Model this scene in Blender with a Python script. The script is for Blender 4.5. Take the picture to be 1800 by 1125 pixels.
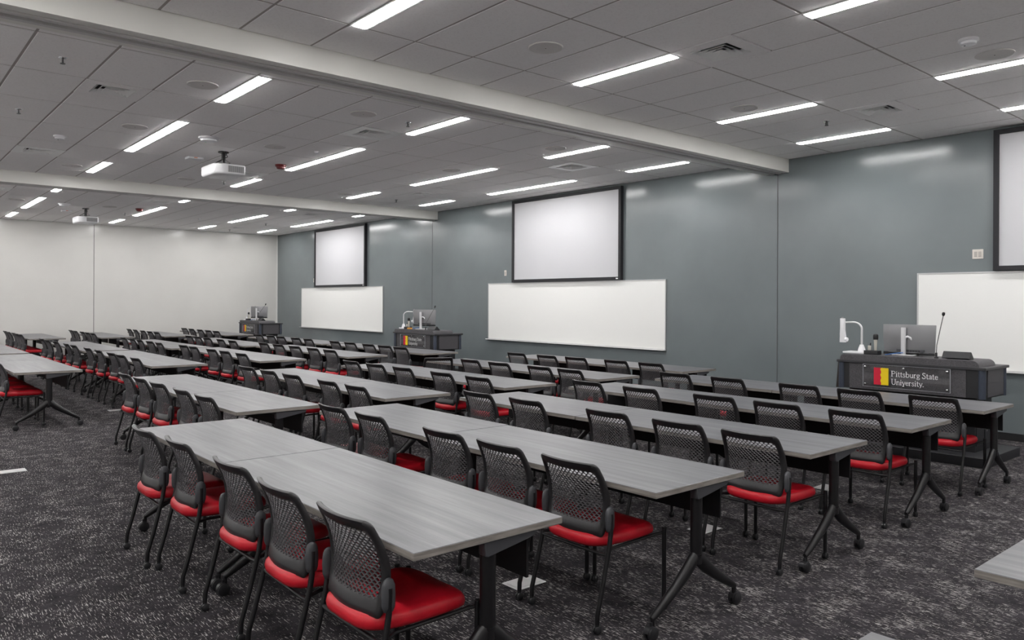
import bpy, bmesh, math, random
from mathutils import Vector, Matrix
random.seed(7)
for o in list(bpy.data.objects):
    bpy.data.objects.remove(o, do_unlink=True)
SC = bpy.context.scene
COL = SC.collection
PI = math.pi

# ------------------------------------------------------------------ camera, world, exposure
CAMP = Vector((-0.0346, 0.0183, 1.6654))
YAW, ROLL, FPX, CY = 0.862836, 0.004521, 1348.164, 529.98
fwd = Vector((-math.sin(YAW), math.cos(YAW), 0))
r0 = Vector((math.cos(YAW), math.sin(YAW), 0)); u0 = Vector((0, 0, 1))
rgt = r0 * math.cos(ROLL) + u0 * math.sin(ROLL)
upv = u0 * math.cos(ROLL) - r0 * math.sin(ROLL)
cd = bpy.data.cameras.new('camera')
cam = bpy.data.objects.new('camera', cd); COL.objects.link(cam)
m = Matrix((rgt, upv, -fwd)).transposed().to_4x4(); m.translation = CAMP
cam.matrix_world = m
cd.sensor_fit = 'HORIZONTAL'; cd.sensor_width = 36.0
cd.lens = FPX / 1800 * 36.0
cd.shift_x = 0.0
cd.shift_y = -(562.5 - CY) / 1800
cd.clip_start = 0.05; cd.clip_end = 100
SC.camera = cam

def project(p):
    q = Vector(p) - CAMP; z = q.dot(fwd)
    if z < 0.1: return None
    return (900 + FPX * q.dot(rgt) / z, CY - FPX * q.dot(upv) / z)

w = bpy.data.worlds.new('world'); SC.world = w; w.use_nodes = True
w.node_tree.nodes['Background'].inputs[0].default_value = (0.5, 0.5, 0.5, 1)
w.node_tree.nodes['Background'].inputs[1].default_value = 0.0
vs = SC.view_settings
vs.view_transform = 'Standard'; vs.look = 'None'; vs.gamma = 1.0; vs.use_curve_mapping = False
vs.exposure = 0.12
LAMP = 47.0            # emission of the strip-light diffusers

# ------------------------------------------------------------------ room dimensions (metres)
ZC = 3.828             # ceiling
YW = 10.70             # grey teaching wall
XF = -24.55            # far white wall
XR = 3.15              # right wall (outside the frame)
YB = -2.60             # back wall (outside the frame)
BEAMS = [(-6.11, -6.50), (-15.285, -15.68)]
GX, GY, Y0 = 1.2192, 0.6096, 4.78

# ------------------------------------------------------------------ materials
MATS = {}
def srgb(r, g, b):
    f = lambda c: (c / 255 / 12.92) if c / 255 <= 0.04045 else ((c / 255 + 0.055) / 1.055) ** 2.4
    return (f(r), f(g), f(b), 1)
def mat(name, col=(0.5, 0.5, 0.5, 1), rough=0.5, metal=0.0, spec=0.5, emit=0.0, alpha=None, trans=0.0, coat=0.0):
    m = bpy.data.materials.new(name); m.use_nodes = True
    b = m.node_tree.nodes['Principled BSDF']
    b.inputs['Base Color'].default_value = col
    b.inputs['Roughness'].default_value = rough
    b.inputs['Metallic'].default_value = metal
    b.inputs['Specular IOR Level'].default_value = spec
    b.inputs['Coat Weight'].default_value = coat
    if emit:
        b.inputs['Emission Color'].default_value = (1, 0.985, 0.975, 1)
        b.inputs['Emission Strength'].default_value = emit
    if trans: b.inputs['Transmission Weight'].default_value = trans
    if alpha is not None: b.inputs['Alpha'].default_value = alpha
    MATS[name] = m
    return m
class NT:
    def __init__(s, m): s.t = m.node_tree; s.b = s.t.nodes['Principled BSDF']
    def n(s, ty, **kw):
        x = s.t.nodes.new(ty)
        for k, v in kw.items():
            if k.startswith('i_'): x.inputs[k[2:].replace('_', ' ')].default_value = v
            else: setattr(x, k, v)
        return x
    def l(s, a, b): s.t.links.new(a, b)
    def pos(s, scale):
        g = s.n('ShaderNodeNewGeometry'); v = s.n('ShaderNodeVectorMath', operation='MULTIPLY')
        v.inputs[1].default_value = scale; s.l(g.outputs['Position'], v.inputs[0]); return v.outputs[0]
    def obj(s, scale):
        g = s.n('ShaderNodeTexCoord'); v = s.n('ShaderNodeVectorMath', operation='MULTIPLY')
        v.inputs[1].default_value = scale; s.l(g.outputs['Object'], v.inputs[0]); return v.outputs[0]
    def noise(s, vec, scale=1.0, detail=4.0, rough=0.5):
        x = s.n('ShaderNodeTexNoise'); x.inputs['Scale'].default_value = scale
        x.inputs['Detail'].default_value = detail; x.inputs['Roughness'].default_value = rough
        s.l(vec, x.inputs['Vector']); return x.outputs['Fac']
    def ramp(s, fac, stops):
        x = s.n('ShaderNodeValToRGB'); e = x.color_ramp.elements
        while len(e) < len(stops): e.new(0.5)
        for k, (p, c) in enumerate(stops):
            e[k].position = p; e[k].color = c if len(c) == 4 else (*c, 1)
        s.l(fac, x.inputs[0]); return x.outputs[0]
    def math(s, op, a, b=None):
        x = s.n('ShaderNodeMath', operation=op)
        for k, v in enumerate((a, b)):
            if v is None: continue
            if isinstance(v, (int, float)): x.inputs[k].default_value = v
            else: s.l(v, x.inputs[k])
        return x.outputs[0]
    def mix(s, f, a, b, mode='MIX'):
        x = s.n('ShaderNodeMix', data_type='RGBA', blend_type=mode)
        for idx, v in ((0, f), (6, a), (7, b)):
            if isinstance(v, (int, float)): x.inputs[idx].default_value = v
            elif isinstance(v, tuple): x.inputs[idx].default_value = v
            else: s.l(v, x.inputs[idx])
        return x.outputs[2]
    def bump(s, h, strength=0.2, dist=0.002):
        x = s.n('ShaderNodeBump'); x.inputs['Strength'].default_value = strength; x.inputs['Distance'].default_value = dist
        s.l(h, x.inputs['Height']); s.l(x.outputs[0], s.b.inputs['Normal'])

g3 = lambda v: (v, v, v, 1)
# carpet: dark, mottled, with short pale dashes running along the rows
m = mat('carpet', rough=0.95, spec=0.1); t = NT(m)
mot = t.noise(t.pos((1, 1, 1)), 9.0, 5.0, 0.65)
base = t.ramp(mot, [(0.3, (0.013, 0.0118, 0.0135)), (0.7, (0.042, 0.038, 0.043))])
d1 = t.noise(t.pos((20, 165, 1)), 1.0, 2.0, 0.55)
d2 = t.noise(t.pos((190, 26, 1)), 1.0, 2.0, 0.55)
patch = t.noise(t.pos((1, 1, 1)), 5.0, 3.0, 0.6)
brk = t.noise(t.pos((1, 1, 1)), 60.0, 2.0, 0.5)
f1 = t.ramp(t.math('ADD', t.math('MULTIPLY', patch, 0.24), t.math('ADD', t.math('MULTIPLY', d1, 0.80), t.math('MULTIPLY', brk, 0.10))), [(0.648, g3(0)), (0.700, g3(1))])
f2 = t.ramp(t.math('ADD', t.math('MULTIPLY', patch, 0.24), t.math('ADD', t.math('MULTIPLY', d2, 0.80), t.math('MULTIPLY', brk, 0.10))), [(0.685, g3(0)), (0.74, g3(1))])
c = t.mix(t.math('MAXIMUM', f1, t.math('MULTIPLY', f2, 0.7)), base, (0.40, 0.38, 0.37, 1))
t.l(c, t.b.inputs['Base Color']); t.bump(brk, 0.5, 0.004)

def paint(name, col, rough, var=0.05, bumps=0.06):
    m = mat(name, col, rough); t = NT(m)
    n = t.noise(t.pos((1, 1, 1)), 1.2, 3.0, 0.6)
    lo = tuple(x * (1 - var) for x in col[:3]) + (1,); hi = tuple(x * (1 + var) for x in col[:3]) + (1,)
    t.l(t.ramp(n, [(0.3, lo), (0.7, hi)]), t.b.inputs['Base Color'])
    t.bump(t.noise(t.pos((1, 1, 1)), 240.0, 2.0, 0.5), bumps, 0.001)
    return m
paint('grey_paint', (0.158, 0.182, 0.188, 1), 0.20)
paint('white_paint', (0.66, 0.65, 0.625, 1), 0.22, 0.02)
paint('plain_white', (0.84, 0.835, 0.82, 1), 0.5, 0.02)
paint('beam_paint', (0.80, 0.79, 0.75, 1), 0.40, 0.02)
m = mat('ceiling_tile', (0.80, 0.775, 0.77, 1), 0.9, spec=0.2); t = NT(m)
n = t.noise(t.pos((1, 1, 1)), 55.0, 6.0, 0.75)
t.l(t.ramp(n, [(0.28, (0.84, 0.815, 0.81)), (0.5, (0.95, 0.93, 0.925))]), t.b.inputs['Base Color']); t.bump(n, 0.25, 0.002)
mat('grid_metal', (0.40, 0.365, 0.345, 1), 0.6)
mat('slab_dark', (0.2, 0.19, 0.19, 1), 0.9)
mat('white_enamel', (0.93, 0.93, 0.92, 1), 0.35)
mat('grey_enamel', (0.50, 0.49, 0.48, 1), 0.5)
mat('diffuser', (0.9, 0.9, 0.9, 1), 0.5, emit=LAMP)
mat('vent_dark', (0.02, 0.019, 0.02, 1), 0.8)
mat('track_metal', (0.62, 0.61, 0.60, 1), 0.45, 0.2)
mat('track_dark', (0.12, 0.118, 0.118, 1), 0.5)
mat('black_rubber', (0.012, 0.012, 0.013, 1), 0.55)
mat('seam_dark', (0.07, 0.075, 0.078, 1), 0.6)
mat('corner_trim', (0.75, 0.75, 0.73, 1), 0.5)
# table laminate: grey ash, grain along local x
m = mat('laminate', rough=0.36, spec=0.45); t = NT(m)
ri = t.n('ShaderNodeObjectInfo'); tc = t.n('ShaderNodeTexCoord')
av = t.n('ShaderNodeVectorMath', operation='ADD'); sv = t.n('ShaderNodeVectorMath', operation='SCALE')
cx = t.n('ShaderNodeCombineXYZ'); t.l(ri.outputs['Random'], cx.inputs[0]); t.l(ri.outputs['Random'], cx.inputs[1])
t.l(cx.outputs[0], sv.inputs[0]); sv.inputs['Scale'].default_value = 37.0
t.l(tc.outputs['Object'], av.inputs[0]); t.l(sv.outputs[0], av.inputs[1])
def sc(v, s):
    x = t.n('ShaderNodeVectorMath', operation='MULTIPLY'); x.inputs[1].default_value = s; t.l(v, x.inputs[0]); return x.outputs[0]
gr1 = t.noise(sc(av.outputs[0], (1.1, 26, 5)), 1.0, 6.0, 0.62)
gr2 = t.noise(sc(av.outputs[0], (0.7, 7, 5)), 1.0, 4.0, 0.55)
gr3 = t.noise(sc(av.outputs[0], (5, 160, 5)), 1.0, 3.0, 0.6)
gsum = t.math('ADD', t.math('MULTIPLY', gr1, 0.5), t.math('ADD', t.math('MULTIPLY', gr2, 0.3), t.math('MULTIPLY', gr3, 0.2)))
t.l(t.ramp(gsum, [(0.30, (0.048, 0.048, 0.054)), (0.48, (0.104, 0.104, 0.113)), (0.64, (0.170, 0.170, 0.178))]), t.b.inputs['Base Color'])
t.bump(gr3, 0.05, 0.0005)
m = mat('edge_band', rough=0.45); t = NT(m)
n = t.noise(t.obj((6, 6, 90)), 1.0, 4.0, 0.6)
t.l(t.ramp(n, [(0.3, (0.13, 0.118, 0.105)), (0.7, (0.30, 0.275, 0.25))]), t.b.inputs['Base Color'])
mat('black_metal', (0.007, 0.0065, 0.0075, 1), 0.36, 0.0, 0.45)
mat('black_panel', (0.006, 0.006, 0.007, 1), 0.6, 0.0, 0.3)
mat('grey_plastic', (0.050, 0.051, 0.057, 1), 0.45)
mat('chair_plastic', (0.016, 0.0152, 0.0165, 1), 0.40)
mat('mesh_plastic', (0.078, 0.074, 0.080, 1), 0.5)
mat('caster_plastic', (0.016, 0.016, 0.018, 1), 0.35)
m = mat('red_vinyl', (0.52, 0.006, 0.012, 1), 0.40, spec=0.4); t = NT(m)
n = t.noise(t.obj((1, 1, 1)), 14.0, 4.0, 0.6)
t.l(t.ramp(n, [(0.3, (0.42, 0.006, 0.015)), (0.7, (0.52, 0.009, 0.021))]), t.b.inputs['Base Color'])
t.bump(t.noise(t.obj((1, 1, 1)), 300.0, 2.0, 0.5), 0.1, 0.001)
mat('chrome', (0.62, 0.62, 0.63, 1), 0.25, 1.0)
mat('screen_white', (0.54, 0.54, 0.56, 1), 0.75, spec=0.2)
mat('screen_frame', (0.012, 0.012, 0.015, 1), 0.7)
mat('whiteboard', (0.84, 0.84, 0.82, 1), 0.32, spec=0.4)
mat('aluminium', (0.60, 0.60, 0.60, 1), 0.38, 0.8)
mat('tray_grey', (0.16, 0.16, 0.17, 1), 0.5)
m = mat('lectern_laminate', rough=0.55); t = NT(m)
n = t.noise(t.obj((1, 1, 1)), 120.0, 3.0, 0.7)
t.l(t.ramp(n, [(0.35, (0.032, 0.030, 0.034)), (0.65, (0.085, 0.081, 0.088))]), t.b.inputs['Base Color'])
mat('lectern_edge', (0.020, 0.020, 0.023, 1), 0.45)
mat('lectern_post', (0.055, 0.065, 0.090, 1), 0.35, 0.4)
mat('lectern_black', (0.010, 0.010, 0.012, 1), 0.5)
mat('flap_brown', (0.025, 0.018, 0.015, 1), 0.45)
m = mat('acrylic', (0.9, 0.92, 0.95, 1), 0.05); t = NT(m)
tr_ = t.n('ShaderNodeBsdfTransparent'); gl_ = t.n('ShaderNodeBsdfGlossy'); gl_.inputs['Roughness'].default_value = 0.06; mx_ = t.n('ShaderNodeMixShader'); mx_.inputs[0].default_value = 0.07
t.l(tr_.outputs[0], mx_.inputs[1]); t.l(gl_.outputs[0], mx_.inputs[2]); t.l(mx_.outputs[0], t.t.nodes['Material Output'].inputs['Surface'])
mat('acrylic_edge', (0.34, 0.35, 0.38, 1), 0.3)
mat('emblem_red', (0.55, 0.004, 0.03, 1), 0.5)
mat('emblem_yellow', (0.80, 0.58, 0.0, 1), 0.5)
mat('letter_white', (0.85, 0.85, 0.86, 1), 0.5)
mat('white_plastic', (0.80, 0.80, 0.82, 1), 0.35)
mat('silver_plastic', (0.24, 0.24, 0.25, 1), 0.32, 0.5)
mat('light_silver', (0.62, 0.62, 0.63, 1), 0.35, 0.2)
mat('mic_body', (0.58, 0.56, 0.50, 1), 0.35, 0.5)
mat('blue_cable', (0.05, 0.16, 0.45, 1), 0.5)
mat('orange_card', (0.60, 0.28, 0.05, 1), 0.6)
mat('red_device', (0.16, 0.006, 0.008, 1), 0.35)
mat('projector_grille', (0.30, 0.30, 0.31, 1), 0.6)
mat('ivory', (0.66, 0.62, 0.57, 1), 0.4)
mat('ivory_dark', (0.42, 0.39, 0.36, 1), 0.5)
mat('speaker_grille', (0.70, 0.675, 0.66, 1), 0.7)
mat('floor_plate', (0.60, 0.60, 0.60, 1), 0.35, 0.5)
mat('green_led', (0.1, 0.6, 0.3, 1), 0.5); mat('amber_led', (0.7, 0.25, 0.12, 1), 0.5)

# ------------------------------------------------------------------ mesh helpers
def new(): return bmesh.new()
def box(bm, x0, x1, y0, y1, z0, z1, mi=0):
    v = [bm.verts.new(p) for p in ((x0, y0, z0), (x1, y0, z0), (x1, y1, z0), (x0, y1, z0), (x0, y0, z1), (x1, y0, z1), (x1, y1, z1), (x0, y1, z1))]
    fs = []
    for q in ((3, 2, 1, 0), (4, 5, 6, 7), (0, 1, 5, 4), (1, 2, 6, 5), (2, 3, 7, 6), (3, 0, 4, 7)):
        f = bm.faces.new([v[k] for k in q]); f.material_index = mi; fs.append(f)
    return fs
def bevel(bm, w, seg=2):
    bmesh.ops.bevel(bm, geom=list(bm.edges), offset=w, segments=seg, profile=0.7, affect='EDGES')
    return bm
def rbox(x0, x1, y0, y1, z0, z1, b=0.004, seg=2):
    bm = new(); box(bm, x0, x1, y0, y1, z0, z1); return bevel(bm, b, seg)
def rings(bm, loops, cap=True, mi=0):
    vs_ = [[bm.verts.new(p) for p in L] for L in loops]; n = len(vs_[0])
    for a, b in zip(vs_[:-1], vs_[1:]):
        for k in range(n):
            f = bm.faces.new((a[k], a[(k + 1) % n], b[(k + 1) % n], b[k])); f.material_index = mi
    if cap:
        f = bm.faces.new(vs_[0][::-1]); f.material_index = mi
        f = bm.faces.new(vs_[-1]); f.material_index = mi
    return vs_
def tube(bm, pts, r, n=10, ry=None, mi=0):
    pts = [Vector(p) for p in pts]; loops = []
    rr = r if isinstance(r, (list, tuple)) else [r] * len(pts)
    up = None
    for k, p in enumerate(pts):
        d = (pts[min(k + 1, len(pts) - 1)] - pts[max(k - 1, 0)]).normalized()
        if up is None:
            up = Vector((1, 0, 0)) if abs(d.x) < 0.8 else Vector((0, 1, 0))
        up = (up - d * up.dot(d)).normalized(); s = d.cross(up)
        q = ry / r if ry and not isinstance(r, (list, tuple)) else 1.0
        loops.append([p + up * math.cos(2 * PI * j / n) * rr[k] + s * math.sin(2 * PI * j / n) * rr[k] * q for j in range(n)])
    return rings(bm, loops, True, mi)
def lathe(bm, prof, n=20, c=(0, 0, 0), axis='z', mi=0):
    loops = []
    for r, h in prof:
        L = []
        for j in range(n):
            a = 2 * PI * j / n; x, y = math.cos(a) * r, math.sin(a) * r
            q = {'z': (x, y, h), 'x': (h, x, y), 'y': (y, h, x)}[axis]
            L.append((c[0] + q[0], c[1] + q[1], c[2] + q[2]))
        loops.append(L)
    return rings(bm, loops, True, mi)
def prism(bm, outline, plane, a, b, mi=0):
    def P(u, v, w): return {'xy': (u, v, w), 'xz': (u, w, v), 'yz': (w, u, v)}[plane]
    return rings(bm, [[P(u, v, a) for u, v in outline], [P(u, v, b) for u, v in outline]], True, mi)
def arc(cx_, cy_, r, a0, a1, n):
    return [(cx_ + r * math.cos(a0 + (a1 - a0) * k / n), cy_ + r * math.sin(a0 + (a1 - a0) * k / n)) for k in range(n + 1)]
def mesh(name, bm, mats, smooth=False, ang=0.7):
    bmesh.ops.recalc_face_normals(bm, faces=list(bm.faces))
    me = bpy.data.meshes.new(name); bm.to_mesh(me); bm.free()
    for x in (mats if isinstance(mats, (list, tuple)) else [mats]): me.materials.append(MATS[x])
    if smooth:
        me.polygons.foreach_set('use_smooth', [True] * len(me.polygons))
        me.set_sharp_from_angle(angle=ang)
    return me
def put(name, me, parent=None, loc=(0, 0, 0), rot=(0, 0, 0)):
    o = bpy.data.objects.new(name, me); COL.objects.link(o)
    o.parent = parent; o.location = loc; o.rotation_euler = rot
    return o
def tag(o, label=None, cat=None, group=None, kind=None):
    if label: o['label'] = label
    if cat: o['category'] = cat
    if group: o['group'] = group
    if kind: o['kind'] = kind
    return o
def spawn(tree, name, loc, rz, label, cat, group=None):
    """tree: list of (part name, mesh, location, [sub-part tuples])"""
    e = put(name, None, None, loc, (0, 0, rz)); e.empty_display_size = 0.2
    tag(e, label, cat, group)
    for nm, me, l, sub in tree:
        o = put(nm, me, e, l)
        for s in sub: put(s[0], s[1], o, s[2])
    return e
def struct(name, me): return tag(put(name, me), kind='structure')

# ------------------------------------------------------------------ the shell
bm = new(); box(bm, XF - 0.2, XR + 0.2, YB - 0.2, YW + 0.2, -0.15, 0.0); struct('floor', mesh('floor', bm, 'carpet'))
bm = new(); box(bm, XF - 0.2, XR + 0.2, YW, YW + 0.15, 0, ZC + 0.15); wf = struct('wall_front', mesh('wall_front', bm, 'grey_paint'))
for x in (-6.29, -15.51):
    bm = new(); box(bm, x - 0.006, x + 0.006, YW - 0.003, YW, 0.09, 3.62); put('panel_seam', mesh('panel_seam', bm, 'seam_dark'), wf)
bm = new(); box(bm, XF - 0.15, XF, YB - 0.2, YW, 0, ZC + 0.15); wl = struct('wall_left', mesh('wall_left', bm, 'white_paint'))
bm = new(); box(bm, XF, XF + 0.003, 5.205, 5.217, 0.09, ZC); put('panel_seam', mesh('panel_seam', bm, 'seam_dark'), wl)
bm = new(); box(bm, XF, XF + 0.02, YW - 0.02, YW - 0.0, 0.09, ZC); put('corner_bead', mesh('corner_bead', bm, 'corner_trim'), wl)
bm = new(); box(bm, XF - 0.2, XR + 0.2, YB - 0.15, YB, 0, ZC + 0.15); struct('wall_back', mesh('wall_back', bm, 'plain_white'))
bm = new(); box(bm, XR, XR + 0.15, YB, YW, 0, ZC + 0.15); struct('wall_right', mesh('wall_right', bm, 'plain_white'))
for nm, a in (('baseboard_front', (XF + 0.012, XR, YW - 0.012, YW)), ('baseboard_left', (XF, XF + 0.012, YB, YW - 0.012))):
    bm = new(); box(bm, a[0], a[1], a[2], a[3], 0, 0.092); struct(nm, mesh(nm, bm, 'black_rubber'))

# ------------------------------------------------------------------ partition track headers
for k, (xa, xb) in enumerate(BEAMS):
    zb = 3.635
    bm = new(); box(bm, xb, xa, YB, YW, zb + 0.012, ZC + 0.05)
    tr = struct('trim_%d' % (k + 1), mesh('header', bm, 'beam_paint'))
    for nm, x0, x1, z0, z1, mt in (('edge_flange', xa - 0.10, xa + 0.004, zb - 0.006, zb + 0.012, 'beam_paint'), ('edge_flange', xb - 0.004, xb + 0.085, zb - 0.006, zb + 0.012, 'beam_paint'),
                                   ('track_rail', xa - 0.168, xa - 0.118, zb - 0.016, zb + 0.012, 'track_metal'), ('track_rail', xa - 0.285, xa - 0.235, zb - 0.016, zb + 0.012, 'track_metal'),
                                   ('track_slot', xa - 0.215, xa - 0.190, zb + 0.004, zb + 0.012, 'track_dark')):
        bm = new(); box(bm, x0, x1, YB, YW - 0.002, z0, z1); put(nm, mesh(nm, bm, mt), tr)

# ------------------------------------------------------------------ ceiling: grid, tiles, lights, diffusers
ROOMS = [('near', BEAMS[0][0], XR, [-5.43 + GX * i for i in range(0, 7)]),
         ('middle', BEAMS[1][0], BEAMS[0][1], [-7.24 - GX * i for i in range(6, -1, -1)]),
         ('far', XF, BEAMS[1][1], [-16.42 - GX * i for i in range(6, -1, -1)])]
YL = [Y0 + GY * k for k in range(-12, 10)]
LROWS = {-11: 0, -7: 1, -3: 2, 1: 3, 5: 4, 8: 5}
def lights_of(room):
    if room == 'near': return [(-5.43, 1), (-2.99, 2), (0.67, 1)]
    if room == 'middle': return [(-8.46, 1), (-12.12, 2), (-14.56, 1)]
    return [(-17.64, 1), (-21.30, 2), (-23.74, 1)]
VENTS = {'near': [(-3.905, 5.69, 'g'), (-3.905, 8.74, 'g')],
         'middle': [(-8.765, 2.035, 'g'), (-13.03, 2.035, 'w'), (-8.765, 5.085, 'w'), (-13.03, 5.085, 'w'), (-8.765, 8.74, 'w'), (-13.03, 8.74, 'g')],
         'far': [(-17.945, 2.035, 'w'), (-17.945, 5.085, 'w'), (-17.945, 8.74, 'g'), (-22.82, 8.74, 'g')]}
bm = new(); box(bm, XF - 0.2, XR + 0.2, YB - 0.2, YW + 0.2, ZC + 0.06, ZC + 0.2)
ceil = struct('ceiling', mesh('ceiling', bm, 'slab_dark'))
LW = 0.155
tiles = []       # (x0,x1,y0,y1)
for rn, xa, xb, xl in ROOMS:
    xs = [xa] + [x for x in xl if xa + 0.05 < x < xb - 0.05] + [xb]
    ys = [YB] + YL[1:] + [YW]
    bm = new(); e = 0.0115
    for x in xs[1:-1]: box(bm, x - e, x + e, YB, YW, ZC + 0.004, ZC + 0.03)
    for y in ys[1:-1]: box(bm, xa, xb, y - e, y + e, ZC + 0.005, ZC + 0.031)
    box(bm, xa, xb, YB, YB + 0.02, ZC + 0.004, ZC + 0.03); box(bm, xa, xb, YW - 0.02, YW, ZC + 0.002, ZC + 0.03)
    put('ceiling_grid', mesh('ceiling_grid', bm, 'grid_metal'), ceil)
    lit = []
    for lx, nn in lights_of(rn):
        for k in LROWS: lit.append((lx, lx + GX * nn, Y0 + GY * k))
    for x0, x1 in zip(xs[:-1], xs[1:]):
        for y0, y1 in zip(ys[:-1], ys[1:]):
            a, b = x0, x1; yy = y0
            for l0, l1, ly in lit:
                if x0 > l0 - 0.05 and x1 < l1 + 0.05 and abs(y0 - ly) < 0.02: yy = y0 + LW
            for vx, vy, _ in VENTS[rn]:
                if y0 < vy < y1 and x0 < vx < x1:
                    if vx - x0 < x1 - vx: a = vx + 0.3048
                    else: b = vx - 0.3048
            if b - a > 0.06 and y1 - yy > 0.06: tiles.append((a, b, yy, y1))
TM = {}
def tile_bm(bm, x0, x1, y0, y1, cxy):
    g = 0.0105; b = 0.004
    lo = [(x0 + g, y0 + g), (x1 - g, y0 + g), (x1 - g, y1 - g), (x0 + g, y1 - g)]
    li = [(x0 + g + b, y0 + g + b), (x1 - g - b, y0 + g + b), (x1 - g - b, y1 - g - b), (x0 + g + b, y1 - g - b)]
    f = lambda L, z: [(x - cxy[0], y - cxy[1], z) for x, y in L]
    rings(bm, [f(lo, 0.028), f(lo, 0.004), f(li, 0.0)])
vis = []; rest = []
for T in tiles:
    ps = [project((x, y, ZC)) for x in T[:2] for y in T[2:]]
    if any(p is None for p in ps): rest.append(T); continue
    us = [p[0] for p in ps]; vs2 = [p[1] for p in ps]
    if max(us) < 0 or min(us) > 1800 or max(vs2) < 0 or min(vs2) > 1125: rest.append(T); continue
    vis.append(((min(max(us), 1800) - max(min(us), 0)) * (max(vs2) - max(min(vs2), 0)), T))
vis.sort(key=lambda q: -q[0])
for _, T in vis[:295]:
    x0, x1, y0, y1 = T; key = (round(x1 - x0, 2), round(y1 - y0, 2)); c0 = ((x0 + x1) / 2, (y0 + y1) / 2)
    if key not in TM:
        bm = new(); tile_bm(bm, x0, x1, y0, y1, c0); TM[key] = mesh('ceiling_tile', bm, 'ceiling_tile')
    put('ceiling_tile', TM[key], ceil, (c0[0], c0[1], ZC))
bm = new()
for T in [q[1] for q in vis[295:]] + rest: tile_bm(bm, *T, (0, 0))
tag(put('ceiling_tile_field', mesh('ceiling_tile_field', bm, 'ceiling_tile'), ceil, (0, 0, ZC)), kind='stuff')

def light_tree(L):
    bm = new()
    for a in ((0, L, 0, 0.012), (0, L, LW - 0.014, LW), (0, 0.012, 0.012, LW - 0.014), (L - 0.012, L, 0.012, LW - 0.014)):
        box(bm, a[0], a[1], a[2], a[3], -0.006, 0.03)
    box(bm, 0.012, L - 0.012, 0.012, LW - 0.014, 0.004, 0.03)
    fr = mesh('light_frame', bm, 'white_enamel')
    bm = new()
    box(bm, 0.016, L - 0.016, 0.022, LW - 0.030, -0.012, 0.01); df = mesh('light_diffuser', bm, 'diffuser')
    return [('frame', fr, (0, 0, 0), []), ('diffuser', df, (0, 0, 0), [])]
LT = {1: light_tree(GX), 2: light_tree(2 * GX)}
bayname = {'near': 'nearest bay', 'middle': 'middle bay', 'far': 'farthest bay'}
rowname = {8: 'first row from grey wall', 5: 'second row from grey wall', 1: 'third row from grey wall', -3: 'fourth row from grey wall', -7: 'fifth row from grey wall', -11: 'row by back wall'}
colname = {'near': ['beside the track header', 'mid-bay', 'by the right wall'], 'middle': ['right end', 'mid-bay', 'left end'], 'far': ['right end', 'mid-bay', 'left end']}
for rn, xa, xb, xl in ROOMS:
    for ci, (lx, nn) in enumerate(lights_of(rn)):
        for k in LROWS:
            spawn(LT[nn], 'ceiling_light', (lx, Y0 + GY * k, ZC), 0,
                  '%s recessed strip light, %s, %s, %s' % ('long' if nn == 2 else 'short', rowname[k], colname[rn][ci], bayname[rn]), 'ceiling light', 'recessed strip lights in the ceiling')

# air diffusers
def vent_tree(kind):
    mt = 'white_enamel' if kind == 'w' else 'ceiling_tile'
    h = 0.3048 - 0.004; q = 0.185
    bm = new()
    for a in ((-h, h, -h, -q), (-h, h, q, h), (-h, -q, -q, q), (q, h, -q, q)): box(bm, a[0], a[1], a[2], a[3], -0.003, 0.02)
    pl = mesh('vent_plate', bm, mt)
    bm = new(); box(bm, -q, q, -q, q, 0.035, 0.05); bk = mesh('vent_throat', bm, 'vent_dark')
    lv = []
    for k in range(4):
        o = q - 0.006 - k * 0.045; i = o - 0.038
        bm = new()
        A = [(-o, -o, -0.004), (o, -o, -0.004), (o, o, -0.004), (-o, o, -0.004)]
        B = [(-i, -i, 0.026), (i, -i, 0.026), (i, i, 0.026), (-i, i, 0.026)]
        A2 = [(x, y, z + 0.004) for x, y, z in A]; B2 = [(x, y, z + 0.004) for x, y, z in B]
        va = [[bm.verts.new(p) for p in L] for L in (A, B, B2, A2)]
        for s in range(4):
            for j in range(4):
                bm.faces.new((va[s][j], va[s][(j + 1) % 4], va[(s + 1) % 4][(j + 1) % 4], va[(s + 1) % 4][j]))
        lv.append(('louver', mesh('vent_louver', bm, 'white_enamel'), (0, 0, 0), []))
    return [('plate', pl, (0, 0, 0), []), ('throat', bk, (0, 0, 0), [])] + lv
VT = {'w': vent_tree('w'), 'g': vent_tree('g')}
vlab = {(-3.905, 5.69): 'grey square air diffuser nearest the camera, beside a strip light', (-3.905, 8.74): 'grey square air diffuser nearest the right-hand screen',
        (-8.765, 2.035): 'grey square air diffuser at upper left, just past the track header', (-13.03, 2.035): 'white-framed air diffuser at far left of the middle bay',
        (-8.765, 5.085): 'white-framed air diffuser between two strip lights, centre of middle bay', (-13.03, 5.085): 'white-framed air diffuser behind the larger projector',
        (-8.765, 8.74): 'white-framed air diffuser near the middle screen', (-13.03, 8.74): 'dull air diffuser close to the second track header',
        (-17.945, 2.035): 'white-framed air diffuser at left edge, farthest bay', (-17.945, 5.085): 'white-framed air diffuser just past the second track header', (-17.945, 8.74): 'dull air diffuser near the far screen', (-22.82, 8.74): 'dull air diffuser by the far white wall corner'}
for rn in VENTS:
    for x, y, kd in VENTS[rn]:
        spawn(VT[kd], 'air_diffuser', (x, y, ZC), 0, vlab[(x, y)], 'air vent', 'ceiling air diffusers')

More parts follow.
